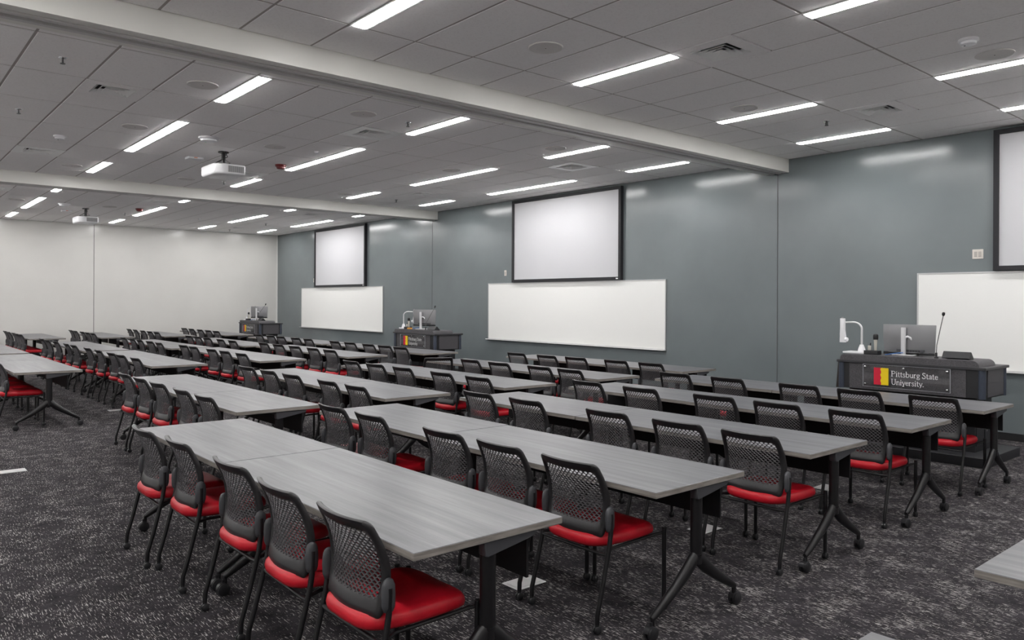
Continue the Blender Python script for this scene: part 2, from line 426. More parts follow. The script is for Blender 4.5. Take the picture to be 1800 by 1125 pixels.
# round ceiling speakers
bm = new(); lathe(bm, [(0.150, 0.0), (0.150, -0.006), (0.142, -0.010), (0.134, -0.008)], 36); rim = mesh('speaker_rim', bm, 'speaker_grille', True)
bm = new(); lathe(bm, [(0.134, 0.0), (0.134, -0.0065), (0.05, -0.009), (0.01, -0.009)], 36); gri = mesh('speaker_grille', bm, 'speaker_grille', True)
bm = new(); lathe(bm, [(0.006, 0.0), (0.006, -0.0105)], 8); bdg = mesh('speaker_badge', bm, 'vent_dark')
ST = [('rim', rim, (0, 0, 0), []), ('grille', gri, (0, 0, 0), [('badge', bdg, (0, 0, 0))])]
SPK = [(-4.81, 4.47, 'round ceiling speaker nearest the camera, left of a strip light'), (-2.37, 7.51, 'round ceiling speaker at upper right beside a long strip light'), (-4.84, 7.52, 'round ceiling speaker beside the short light, nearest bay'),
       (-7.91, 2.66, 'round ceiling speaker at upper left near the track header'), (-10.37, 2.66, 'round ceiling speaker left of long strip light, left part of middle bay'), (-7.89, 4.47, 'round ceiling speaker above the central air diffuser'),
       (-10.40, 4.49, 'round ceiling speaker right of the larger projector'), (-7.85, 7.50, 'round ceiling speaker beside short light, right part of middle bay'), (-14.04, 2.66, 'round ceiling speaker at left by the second track header'),
       (-14.20, 4.49, 'round ceiling speaker under the larger projector, by second header'), (-10.30, 7.47, 'round ceiling speaker above the long light, middle bay'), (-14.04, 7.54, 'round ceiling speaker beside short light near second header'),
       (-19.60, 2.66, 'round ceiling speaker at left edge, farthest bay'), (-19.68, 4.50, 'round ceiling speaker right of the smaller projector')]
for x, y, lb in SPK: spawn(ST, 'ceiling_speaker', (x, y, ZC), 0, lb, 'speaker', 'round ceiling speakers')

# sprinkler heads
bm = new(); lathe(bm, [(0.036, 0.0), (0.034, -0.006), (0.012, -0.010)], 16); esc = mesh('escutcheon', bm, 'chrome', True)
bm = new(); lathe(bm, [(0.008, -0.008), (0.008, -0.05)], 8); box(bm, -0.016, -0.011, -0.004, 0.004, -0.05, -0.008); box(bm, 0.011, 0.016, -0.004, 0.004, -0.05, -0.008); stm = mesh('sprinkler_frame', bm, 'track_dark')
bm = new(); lathe(bm, [(0.022, -0.050), (0.022, -0.054)], 12); dfl = mesh('deflector', bm, 'track_dark')
PT = [('escutcheon', esc, (0, 0, 0), []), ('frame', stm, (0, 0, 0), [('deflector', dfl, (0, 0, 0))])]
for x, y, lb in [(-7.87, 1.42, 'sprinkler head at upper left near the track header'), (-10.31, 1.42, 'sprinkler head at left edge of middle bay'), (-4.54, 8.79, 'sprinkler head in nearest bay above the grey wall'), (-7.91, 5.09, 'sprinkler head left of a short strip light'),
                 (-14.07, 5.11, 'sprinkler head below the larger projector'), (-14.10, 8.79, 'sprinkler head near second header by grey wall'), (-20.88, 5.12, 'tiny sprinkler head near the smaller projector'), (-20.94, 8.78, 'tiny sprinkler head in farthest bay near grey wall'), (-23.50, 8.71, 'tiny sprinkler head closest to far white wall')]:
    spawn(PT, 'sprinkler_head', (x, y, ZC), 0, lb, 'sprinkler', 'ceiling sprinkler heads')

# small detectors
def disc_tree(r, h, mt, led=None):
    bm = new(); lathe(bm, [(r, 0.0), (r, -h * 0.35), (r * 0.86, -h * 0.5)], 24); b1 = mesh('detector_base', bm, mt, True)
    bm = new(); lathe(bm, [(r * 0.80, -h * 0.5), (r * 0.76, -h * 0.85), (r * 0.5, -h), (r * 0.1, -h)], 24); b2 = mesh('detector_head', bm, mt, True)
    sub = []
    if led:
        bm = new(); lathe(bm, [(0.006, -h), (0.006, -h - 0.004)], 8, (-r * 0.3, -r * 0.2, 0)); sub = [('indicator', mesh('indicator', bm, led), (0, 0, 0))]
    return [('base', b1, (0, 0, 0), []), ('head', b2, (0, 0, 0), sub)]
DW = disc_tree(0.075, 0.05, 'white_plastic', 'vent_dark'); DR = disc_tree(0.085, 0.07, 'red_device'); AP = disc_tree(0.13, 0.06, 'white_plastic', 'green_led'); DS = disc_tree(0.035, 0.03, 'white_plastic')
spawn(DW, 'smoke_detector', (-2.38, 6.93, ZC), 0, 'white round smoke detector at upper right of ceiling', 'smoke detector', 'white ceiling detectors')
spawn(DW, 'smoke_detector', (-11.62, 2.06, ZC), 0, 'white round smoke detector at left of middle bay', 'smoke detector', 'white ceiling detectors')
spawn(DS, 'motion_sensor', (-10.33, 5.09, ZC), 0, 'tiny white ceiling sensor above a long strip light', 'sensor')
spawn(DS, 'motion_sensor', (-20.85, 6.93, ZC), 0, 'tiny white ceiling sensor in the farthest bay', 'sensor')
spawn(DR, 'alarm_strobe', (-11.73, 5.16, ZC), 0, 'dark red ceiling alarm right of the larger projector', 'alarm', 'dark red ceiling alarms')
spawn(DR, 'alarm_strobe', (-19.62, 5.13, ZC), 0, 'dark red ceiling alarm right of the smaller projector', 'alarm', 'dark red ceiling alarms')
spawn(AP, 'wireless_access_point', (-10.41, 3.58, ZC), 0, 'white wireless access point in front of the larger projector', 'access point')
spawn(AP, 'wireless_access_point', (-19.74, 3.59, ZC), 0, 'white wireless access point in front of the smaller projector', 'access point')
def sens():
    bm = rbox(-0.09, 0.09, -0.11, 0.11, -0.035, 0.0, 0.012, 2); b = mesh('sensor_case', bm, 'white_plastic', True)
    bm = new(); box(bm, 0.091, 0.093, -0.03, 0.02, -0.025, -0.012); l = mesh('sensor_light', bm, 'amber_led')
    return [('case', b, (0, 0, 0), [('indicator', l, (0, 0, 0))])]
SN = sens()
spawn(SN, 'ceiling_receiver', (-12.0, 3.91, ZC), 0, 'flat white receiver box left of the larger projector', 'receiver')
spawn(SN, 'ceiling_receiver', (-21.2, 3.9, ZC), 0, 'flat white receiver box left of the smaller projector', 'receiver')

# projectors
def projector_tree():
    L, Wd, H = 0.30, 0.225, 0.075
    out = [(-L, -Wd + 0.04)] + arc(-L + 0.04, -Wd + 0.04, 0.04, PI, 1.5 * PI, 4)[1:] + arc(L - 0.16, -Wd + 0.16, 0.16, 1.5 * PI, 2 * PI, 8) + arc(L - 0.05, Wd - 0.05, 0.05, 0, 0.5 * PI, 4) + arc(-L + 0.05, Wd - 0.05, 0.05, 0.5 * PI, PI, 4)
    bm = new(); S = lambda s, z: [(x * s, y * s, z) for x, y in out]
    rings(bm, [S(0.93, H), S(1.0, H - 0.015), S(1.0, -H + 0.03), S(0.95, -H + 0.008), S(0.9, -H)]); body = mesh('projector_body', bm, 'white_plastic', True, 0.9)
    bm = new(); box(bm, L + 0.0005, L + 0.003, -0.04, 0.19, -0.045, 0.045); gr = mesh('exhaust_grille', bm, 'projector_grille')
    bm = new()
    for k in range(9): box(bm, L + 0.003, L + 0.007, -0.036 + k * 0.0275, -0.031 + k * 0.0275, -0.043, 0.043)
    ri_ = mesh('grille_ribs', bm, 'grey_enamel')
    bm = new(); lathe(bm, [(0.06, Wd - 0.02), (0.06, Wd + 0.02), (0.045, Wd + 0.022)], 20, (-0.12, 0, 0), 'y'); ln = mesh('lens', bm, 'track_dark', True)
    bm = new(); box(bm, -0.10, 0.10, -0.09, 0.09, H, H + 0.012); box(bm, -0.09, -0.07, -0.12, 0.12, H, H + 0.02); box(bm, 0.07, 0.09, -0.12, 0.12, H, H + 0.02); mp = mesh('mount_plate', bm, 'chrome')
    bm = new(); lathe(bm, [(0.028, H + 0.01), (0.028, 0.285)], 14); lathe(bm, [(0.075, 0.270), (0.075, 0.285)], 18); po = mesh('mount_pole', bm, 'black_metal', True)
    bm = new()
    for a, s in ((0.0, 1), (1.3, -1), (2.4, 1)):
        p = [(0.05 * math.cos(a), 0.05 * math.sin(a), 0.28), (0.06 * s + 0.05 * math.cos(a), 0.02, 0.20), (0.10 * math.cos(a), -0.09 * s, 0.125), (-0.05 + 0.04 * s, -0.12, 0.11), (-0.12 * s, -0.15, 0.075)]
        tube(bm, p, 0.006, 6)
    cb = mesh('cables', bm, 'black_rubber', True)
    return [('body', body, (0, 0, 0), [('exhaust_grille', gr, (0, 0, 0)), ('grille_ribs', ri_, (0, 0, 0)), ('lens', ln, (0, 0, 0))]), ('mount_plate', mp, (0, 0, 0), []), ('mount_pole', po, (0, 0, 0), []), ('cables', cb, (0, 0, 0), [])]
PJ = projector_tree()
spawn(PJ, 'projector', (-11.28, 4.09, ZC - 0.285), 0.0, 'larger white projector hanging from the middle bay ceiling', 'projector', 'ceiling-hung projectors')
spawn(PJ, 'projector', (-20.45, 4.16, ZC - 0.285), 0.0, 'smaller white projector hanging in the farthest bay', 'projector', 'ceiling-hung projectors')

# ------------------------------------------------------------------ teaching wall: screens, boards, switches
def screen_tree(Wd):
    z0, z1 = 2.07, 3.795; h = Wd / 2; y = -0.045; f = 0.058
    bm = new()
    for a in ((-h, h, z0, z0 + f), (-h, h, z1 - f, z1), (-h, -h + f, z0 + f, z1 - f), (h - f, h, z0 + f, z1 - f)): box(bm, a[0], a[1], y - 0.03, -0.002, a[2], a[3])
    fr = mesh('screen_frame', bm, 'screen_frame')
    bm = new(); box(bm, -h + f, h - f, y - 0.004, y, z0 + f, z1 - f); sf = mesh('screen_surface', bm, 'screen_white')
    bm = new(); box(bm, h - 0.11, h - 0.06, y - 0.033, y - 0.03, z0 + 0.018, z0 + 0.038); bd = mesh('screen_badge', bm, 'white_enamel')
    return [('frame', fr, (0, 0, 0), [('badge', bd, (0, 0, 0))]), ('surface', sf, (0, 0, 0), [])]
def board_tree(Wd):
    z0, z1 = 0.835, 2.063; h = Wd / 2
    bm = new(); box(bm, -h + 0.012, h - 0.012, -0.018, -0.001, z0 + 0.012, z1 - 0.012); sf = mesh('board_surface', bm, 'whiteboard')
    bm = new()
    for a in ((-h, h, z0, z0 + 0.016), (-h, h, z1 - 0.016, z1), (-h, -h + 0.016, z0, z1), (h - 0.016, h, z0, z1)): box(bm, a[0], a[1], -0.024, -0.001, a[2], a[3])
    fr = mesh('board_frame', bm, 'aluminium')
    bm = new(); prism(bm, [(-0.075, z0 - 0.006), (-0.072, z0 + 0.008), (-0.062, z0 - 0.001), (-0.001, z0 - 0.001), (-0.001, z0 - 0.02), (-0.045, z0 - 0.016)], 'yz', -h - 0.03, h + 0.005); tr = mesh('marker_tray', bm, 'aluminium')
    return [('surface', sf, (0, 0, 0), []), ('frame', fr, (0, 0, 0), []), ('marker_tray', tr, (0, 0, 0), [])]
SCT, BDT = screen_tree(3.06), board_tree(4.91)
for x, lb in ((-1.82, 'right-hand'), (-10.915, 'middle'), (-20.175, 'farthest')):
    spawn(SCT, 'projection_screen', (x, YW, 0), 0, '%s black-framed projection screen on grey wall' % lb, 'screen', 'framed projection screens')
for x, lb in ((-1.80, 'right-hand'), (-10.848, 'middle'), (-20.227, 'farthest')):
    spawn(BDT, 'whiteboard', (x, YW, 0), 0, '%s long whiteboard below a screen on grey wall' % lb, 'whiteboard', 'wall whiteboards')
def plate_tree(wd, ht, n):
    bm = rbox(-wd / 2, wd / 2, -0.008, -0.001, -ht / 2, ht / 2, 0.003, 1); p = mesh('plate', bm, 'ivory')
    sub = []
    for k in range(n):
        c_ = (k - (n - 1) / 2) * 0.046
        bm = rbox(c_ - 0.017, c_ + 0.017, -0.013, -0.007, -0.034, 0.034, 0.003, 1); sub.append(('rocker', mesh('rocker', bm, 'ivory_dark'), (0, 0, 0)))
    return [('plate', p, (0, 0, 0), sub)]
spawn(plate_tree(0.125, 0.12, 2), 'wall_switch', (-3.54, YW, 2.285), 0, 'ivory double switch plate left of the right-hand screen', 'switch', 'ivory wall plates')
spawn(plate_tree(0.075, 0.12, 1), 'wall_switch', (-12.73, YW, 2.28), 0, 'ivory switch plate left of the middle screen', 'switch', 'ivory wall plates')
spawn(plate_tree(0.075, 0.12, 1), 'wall_switch', (-21.84, YW, 2.285), 0, 'ivory switch plate left of the farthest screen', 'switch', 'ivory wall plates')

# ------------------------------------------------------------------ tables
def caster_mesh(r=0.034, wd=0.052):
    bm = new()
    for s in (-1, 1):
        lathe(bm, [(r * 0.7, s * wd / 2), (r, s * (wd / 2 - 0.004)), (r, s * 0.007), (r * 0.6, s * 0.006)], 18, (0, 0, r), 'x')
    lathe(bm, [(r * 0.62, -0.009), (r * 0.62, 0.009)], 12, (0, 0, r), 'x')
    prism(bm, arc(0, r, r * 1.08, 0.15 * PI, 0.95 * PI, 8) + arc(0, r, r * 0.8, 0.95 * PI, 0.15 * PI, 8), 'yz', -0.012, 0.012)
    tube(bm, [(0, 0, 1.7 * r), (0, 0, r * 2.6)], 0.009, 8)
    return mesh('caster', bm, 'caster_plastic', True)
CAST = caster_mesh()
def table_tree(L, D=0.765, inset=0.045):
    h = L / 2; d = D / 2
    bm = rbox(-h, h, -d, d, 0.706, 0.737, 0.0025, 1)
    for f in bm.faces:
        f.normal_update(); f.material_index = 0 if abs(f.normal.z) > 0.5 else 1
    top = mesh('tabletop', bm, ['laminate', 'edge_band'])
    parts = [('tabletop', top, (0, 0, 0), [])]
    for s in (-1, 1):
        X = s * (h - inset)
        bm = new(); tube(bm, [(0, 0.005, 0.30), (0, 0.005, 0.70)], 0.029, 14, 0.036)
        lathe(bm, [(0.033, 0.345), (0.033, 0.352)], 14, (0, 0.005, 0)); colm = mesh('leg_column', bm, 'black_metal', True)
        subs = []
        for q in (-1, 1):
            bm = new(); path = []
            for y, z, a, b in ((0.0, 0.345, 0.026, 0.030), (0.035, 0.315, 0.027, 0.036), (0.085, 0.27, 0.026, 0.034), (0.18, 0.205, 0.024, 0.027), (0.28, 0.145, 0.021, 0.021), (0.335, 0.113, 0.018, 0.017), (0.358, 0.100, 0.013, 0.014)):
                path.append([(a * math.cos(2 * PI * j / 12), q * (y + b * math.sin(2 * PI * j / 12) * 0.5), z + b * math.sin(2 * PI * j / 12)) for j in range(12)])
            rings(bm, path); tube(bm, [(0, q * 0.350, 0.115), (0, q * 0.350, 0.06)], 0.012, 8)
            subs.append(('foot', mesh('table_foot', bm, 'black_metal', True, 1.0), (0, 0, 0)))
            subs.append(('caster', CAST, (0, q * 0.362, 0)))
        parts.append(('leg', colm, (X, 0, 0), subs))
        bm = new(); prism(bm, [(-0.035, 0.706), (0.225, 0.706), (0.245, 0.697), (0.235, 0.682), (0.10, 0.662), (-0.02, 0.640), (-0.035, 0.648)], 'yz', -0.012, 0.034)
        bevel(bm, 0.004, 1); parts.append(('tilt_bracket', mesh('tilt_bracket', bm, 'grey_plastic', True), (X, 0, 0), []))
    bm = new(); box(bm, -h + 0.04, h - 0.04, 0.21, 0.222, 0.50, 0.700); parts.append(('modesty_panel', mesh('modesty_panel', bm, 'black_panel'), (0, 0, 0), []))
    bm = new(); box(bm, -h + 0.04, h - 0.04, -0.02, 0.03, 0.675, 0.704); parts.append(('beam', mesh('table_beam', bm, 'black_metal'), (0, 0, 0), []))
    return parts
BLOCKS = {'c0': (-2.41, -4.43, -6.0, [1.58, 2.98, 4.46, 5.93, 7.42]), 'c1': (-6.34, -7.86, -10.0, [2.42, 3.84, 5.32, 6.78, 8.42]),
          'c2': (-11.43, -13.45, -15.30, [1.54, 3.16, 4.71, 6.20, 7.63]), 'c3': (-15.58, -17.05, -19.20, [1.55, 3.14, 4.61, 6.02, 7.60]),
          'c4': (-20.75, -22.45, -24.25, [None, 3.10, 4.58, 6.02, 7.49]), 'cr': (2.60, 0.70, -1.02, [1.44, 2.985])}
BN = {'c0': 'nearest block', 'c1': 'second block', 'c2': 'third block', 'c3': 'fourth block', 'c4': 'farthest block', 'cr': 'right-hand block'}
ORD = ['first', 'second', 'third', 'fourth', 'fifth']
REND = {('c3', 1): -15.50, ('c3', 2): -15.42, ('c3', 3): -15.40, ('c3', 4): -15.18, ('c4', 1): -21.0, ('c4', 2): -20.80, ('c4', 3): -20.70, ('c4', 4): -20.48, ('c2', 4): -11.33}
LEND = {('c2', 4): -14.98}
SEAM = {('c1', 3): -7.68, ('c1', 4): -7.76, ('c2', 0): -13.72, ('c2', 1): -13.68, ('c2', 2): -13.72, ('c2', 3): -13.62, ('c2', 4): -13.46,
        ('c3', 0): -17.0, ('c3', 1): -16.98, ('c3', 2): -16.86, ('c3', 3): -16.90, ('c3', 4): -16.66,
        ('c4', 1): -22.85, ('c4', 2): -22.72, ('c4', 3): -22.68, ('c4', 4): -22.55}
TT = {}
for bk, (xr, xs, xl, ys) in BLOCKS.items():
    for r, y in enumerate(ys):
        if y is None: continue
        xs = SEAM.get((bk, r), BLOCKS[bk][1]); xr = REND.get((bk, r), BLOCKS[bk][0]); xl = LEND.get((bk, r), BLOCKS[bk][2])
        row = ORD[len(ys) - 1 - r] if bk != 'cr' else ('nearer' if r == 0 else 'farther')
        dn = 0.006 if bk == 'c0' and r == 0 else 0.0
        for sd, a, b in (('left', xl, xs - 0.003), ('right', xs + 0.003, xr)):
            key = round(b - a, 2)
            if bk == 'cr': key = (key, 'cr')
            if key not in TT: TT[key] = table_tree(b - a, inset=0.28 if bk == 'cr' else 0.045)
            rowtxt = '%s row from grey wall' % row if bk != 'cr' else '%s row' % row
            spawn(TT[key], 'training_table', ((a + b) / 2, y + 0.3825 + (0.012 if sd == 'left' and (r + len(bk)) % 2 else 0.0), 0), 0,
                  'grey wood-grain wheeled table, %s of its pair, %s, %s' % (sd, rowtxt, BN[bk]), 'table', 'wheeled training tables in rows')

# ------------------------------------------------------------------ chairs
def bprof(z):
    P = [(0.44, -0.152), (0.50, -0.138), (0.56, -0.130), (0.62, -0.129), (0.68, -0.138), (0.74, -0.157), (0.79, -0.182), (0.840, -0.206)]
    if z <= P[0][0]: return P[0][1]
    for (a, b), (c, d) in zip(P[:-1], P[1:]):
        if z <= c:
            s = (z - a) / (c - a); return b + (d - b) * s
    return P[-1][1]
def by(x, z): return bprof(z) + 0.041 * (x / 0.22) ** 2
def bhw(z):
    P = [(0.44, 0.203), (0.50, 0.211), (0.58, 0.222), (0.64, 0.226), (0.72, 0.222), (0.840, 0.212)]
    if z <= P[0][0]: return P[0][1]
    for (a, b), (c, d) in zip(P[:-1], P[1:]):
        if z <= c: return b + (d - b) * (z - a) / (c - a)
    return P[-1][1]
def rrect(z0, z1, inset, rb, rt, n=7):
    """loop in (x,z): rounded four-sided outline following bhw()"""
    pts = []
    def side(z): return bhw(z) - inset
    w0, w1 = side(z0), side(z1)
    for cxs, cz, r, a0 in ((1, z1, rt, 0), (-1, z1, rt, 0.5 * PI), (-1, z0, rb, PI), (1, z0, rb, 1.5 * PI)):
        wv = w1 if cz == z1 else w0
        cxx = cxs * (wv - r); czz = cz - r if cz == z1 else cz + r
        c_ = []
        for k in range(n + 1):
            a = a0 + 0.5 * PI * k / n
            c_.append((cxx + r * math.cos(a), czz + r * math.sin(a)))
        pts += c_
        if a0 in (0.5 * PI,):     # left side going down
            for k in range(1, 8):
                z = (z1 - rt) + (z0 + rb - z1 + rt) * k / 8; pts.append((-side(z), z))
        elif a0 == 1.5 * PI:
            for k in range(1, 8):
                z = (z0 + rb) + (z1 - rt - z0 - rb) * k / 8; pts.append((side(z), z))
        elif a0 == 0:
            for k in range(1, 8): pts.append(((w1 - rt) * (1 - 2 * k / 8), z1))
        else:
            for k in range(1, 8): pts.append((-(w0 - rb) * (1 - 2 * k / 8), z0))
    return pts
OUT = rrect(0.455, 0.840, 0.0, 0.020, 0.026); INN = rrect(0.525, 0.790, 0.036, 0.03, 0.02)
def frame_bm():
    bm = new(); N = len(OUT); V = []
    for (xo, zo), (xi, zi) in zip(OUT, INN):
        L = []
        for s, dy in ((0.0, 0.0), (0.12, 0.012), (0.45, 0.013), (0.85, 0.007), (1.0, 0.0), (0.85, -0.007), (0.45, -0.013), (0.12, -0.012)):
            x = xo + (xi - xo) * s; z = zo + (zi - zo) * s
            L.append(bm.verts.new((x, by(x, z) + dy, z)))
        V.append(L)
    for k in range(N):
        a, b = V[k], V[(k + 1) % N]
        for j in range(8): bm.faces.new((a[j], a[(j + 1) % 8], b[(j + 1) % 8], b[j]))
    return bm
def panel_bm():
    bm = new(); px, pz = 0.0285, 0.0125; z0, z1 = 0.510, 0.802; cache = {}
    def vert(x, z, s):
        k = (round(x, 5), round(z, 5), s)
        if k not in cache: cache[k] = bm.verts.new((x, by(x, z) + s * 0.0035, z))
        return cache[k]
    j = 0; z = z0 + pz
    while z < z1 - pz * 0.5:
        hw = bhw(z) - 0.028
        nc = int(hw / px) + 1
        for i in range(-nc, nc + 1):
            cx_ = (i + (0.5 if j % 2 else 0)) * px
            if abs(cx_) > hw: continue
            hx = [(0, 2 * pz / 3), (-0.5 * px, pz / 3), (-0.5 * px, -pz / 3), (0, -2 * pz / 3), (0.5 * px, -pz / 3), (0.5 * px, pz / 3)]
            op = 0.72 + 0.10 * (z - z0) / (z1 - z0)
            hole = [(0.0, 0.46 * pz * op / 0.66), (-0.2 * px, 0.38 * pz * op / 0.66), (-op * 0.56 * px, 0.0), (-0.2 * px, -0.38 * pz * op / 0.66), (0.0, -0.46 * pz * op / 0.66), (0.2 * px, -0.38 * pz * op / 0.66), (op * 0.56 * px, 0.0), (0.2 * px, 0.38 * pz * op / 0.66)]
            oc = [hx[0], ((hx[0][0] + hx[1][0]) / 2, (hx[0][1] + hx[1][1]) / 2), None, ((hx[2][0] + hx[3][0]) / 2, (hx[2][1] + hx[3][1]) / 2), hx[3], ((hx[3][0] + hx[4][0]) / 2, (hx[3][1] + hx[4][1]) / 2), None, ((hx[5][0] + hx[0][0]) / 2, (hx[5][1] + hx[0][1]) / 2)]
            for s in (1, -1):
                H = [bm.verts.new((cx_ + a, by(cx_ + a, z + b) + s * 0.0035, z + b)) for a, b in hole]
                ov = {k: vert(cx_ + a, z + b, s) for k, (a, b) in enumerate(hx)}
                mids = {1: vert(cx_ + oc[1][0], z + oc[1][1], s), 3: vert(cx_ + oc[3][0], z + oc[3][1], s), 5: vert(cx_ + oc[5][0], z + oc[5][1], s), 7: vert(cx_ + oc[7][0], z + oc[7][1], s)}
                quads = [(ov[0], mids[1], H[1], H[0]), (mids[1], ov[1], H[2], H[1]), (ov[1], ov[2], H[2]), (ov[2], mids[3], H[3], H[2]), (mids[3], ov[3], H[4], H[3]),
                         (ov[3], mids[5], H[5], H[4]), (mids[5], ov[4], H[6], H[5]), (ov[4], ov[5], H[6]), (ov[5], mids[7], H[7], H[6]), (mids[7], ov[0], H[0], H[7])]
                for q in quads:
                    bm.faces.new(q if s == -1 else q[::-1])
                if s == 1: HF = H
                else:
                    for k in range(8): bm.faces.new((HF[k], HF[(k + 1) % 8], H[(k + 1) % 8], H[k]))
        j += 1; z += pz
    return bm
def seat_bm():
    bm = new(); N = 44; loops = []
    def ol(a, s, drop=0.0):
        c, sn = math.cos(a), math.sin(a); e = 0.42
        x = 0.232 * math.copysign(abs(c) ** e, c) * s
        y = math.copysign(abs(sn) ** (e if sn > 0 else 0.62), sn) * s
        y = 0.080 + y * 0.245 if sn > 0 else 0.080 + y * 0.255
        x *= 1 - 0.10 * max(0, -(y - 0.06) / 0.24) ** 2
        return x, y
    for s, z in ((0.80, 0.398), (0.93, 0.402), (0.985, 0.414), (1.0, 0.432), (0.985, 0.450), (0.94, 0.463), (0.85, 0.470), (0.6, 0.471), (0.3, 0.468), (0.05, 0.466)):
        L = []
        for k in range(N):
            x, y = ol(2 * PI * k / N, s)
            zz = z - (0.018 * max(0, (y - 0.21) / 0.11) ** 2) + 0.006 * (x / 0.23) ** 2
            L.append((x, y, zz))
        loops.append(L)
    rings(bm, loops); return bm
def chair_tree():
    fr = mesh('chair_back_frame', frame_bm(), 'chair_plastic', True, 1.2)
    bm = panel_bm(); me = bpy.data.meshes.new('chair_back_mesh'); bm.to_mesh(me); bm.free(); me.materials.append(MATS['mesh_plastic'])
    st = mesh('chair_seat', seat_bm(), 'red_vinyl', True, 1.2)
    bm = new()
    for s in (-1, 1): lathe(bm, [(0.014, s * 0.017), (0.021, s * 0.013), (0.021, s * 0.003), (0.012, s * 0.002)], 14, (0, 0, 0.021), 'x')
    tube(bm, [(0, 0, 0.028), (0, 0, 0.055)], 0.012, 10); cs = mesh('chair_caster', bm, 'caster_plastic', True)
    legs = []
    for s in (-1, 1):
        bm = new(); tube(bm, [(0, 0.100, 0.585), (0, 0.098, 0.49), (0, 0.088, 0.42), (0, 0.035, 0.21), (0, 0.012, 0.130), (0, 0.002, 0.095), (0, 0, 0.05)], 0.0125, 10); rl = mesh('rear_leg', bm, 'black_metal', True)
        bm = new(); tube(bm, [(0, 0, 0.442), (0, 0, 0.43), (0, 0.0, 0.05)], 0.0125, 10); fl = mesh('front_leg', bm, 'black_metal', True)
        legs.append(('leg', rl, (s * 0.246, -0.200, 0), [('caster', cs, (0, 0, 0))]))
        legs.append(('leg', fl, (s * 0.258, 0.312, 0), [('caster', cs, (0, 0, 0))]))
        bm = new(); tube(bm, [(s * 0.246, -0.118, 0.392), (s * 0.205, -0.05, 0.390), (s * 0.200, 0.22, 0.390), (s * 0.225, 0.290, 0.405), (s * 0.258, 0.312, 0.418)], 0.009, 8); legs.append(('seat_rail', mesh('seat_rail', bm, 'black_metal', True), (0, 0, 0), []))
        bm = new(); L = []
        for z, a in ((0.488, 0.3), (0.495, 0.75), (0.515, 1.0), (0.56, 1.05), (0.595, 0.95), (0.612, 0.7), (0.620, 0.3)):
            L.append([(s * 0.238 + 0.018 * a * math.cos(2 * PI * k / 12), -0.100 + 0.029 * a * math.sin(2 * PI * k / 12), z) for k in range(12)])
        rings(bm, L); legs.append(('pivot_cover', mesh('pivot_cover', bm, 'grey_plastic', True, 1.2), (0, 0, 0), []))
    bm = new(); tube(bm, [(-0.246, -0.122, 0.378), (-0.2, -0.126, 0.376), (0.2, -0.126, 0.376), (0.246, -0.122, 0.378)], 0.009, 8); cb = mesh('crossbar', bm, 'black_metal', True)
    return [('backrest', fr, (0, 0, 0), [('mesh_panel', me, (0, 0, 0))]), ('seat', st, (0, 0, 0), [])] + legs + [('crossbar', cb, (0, 0, 0), [])]
CT = chair_tree()
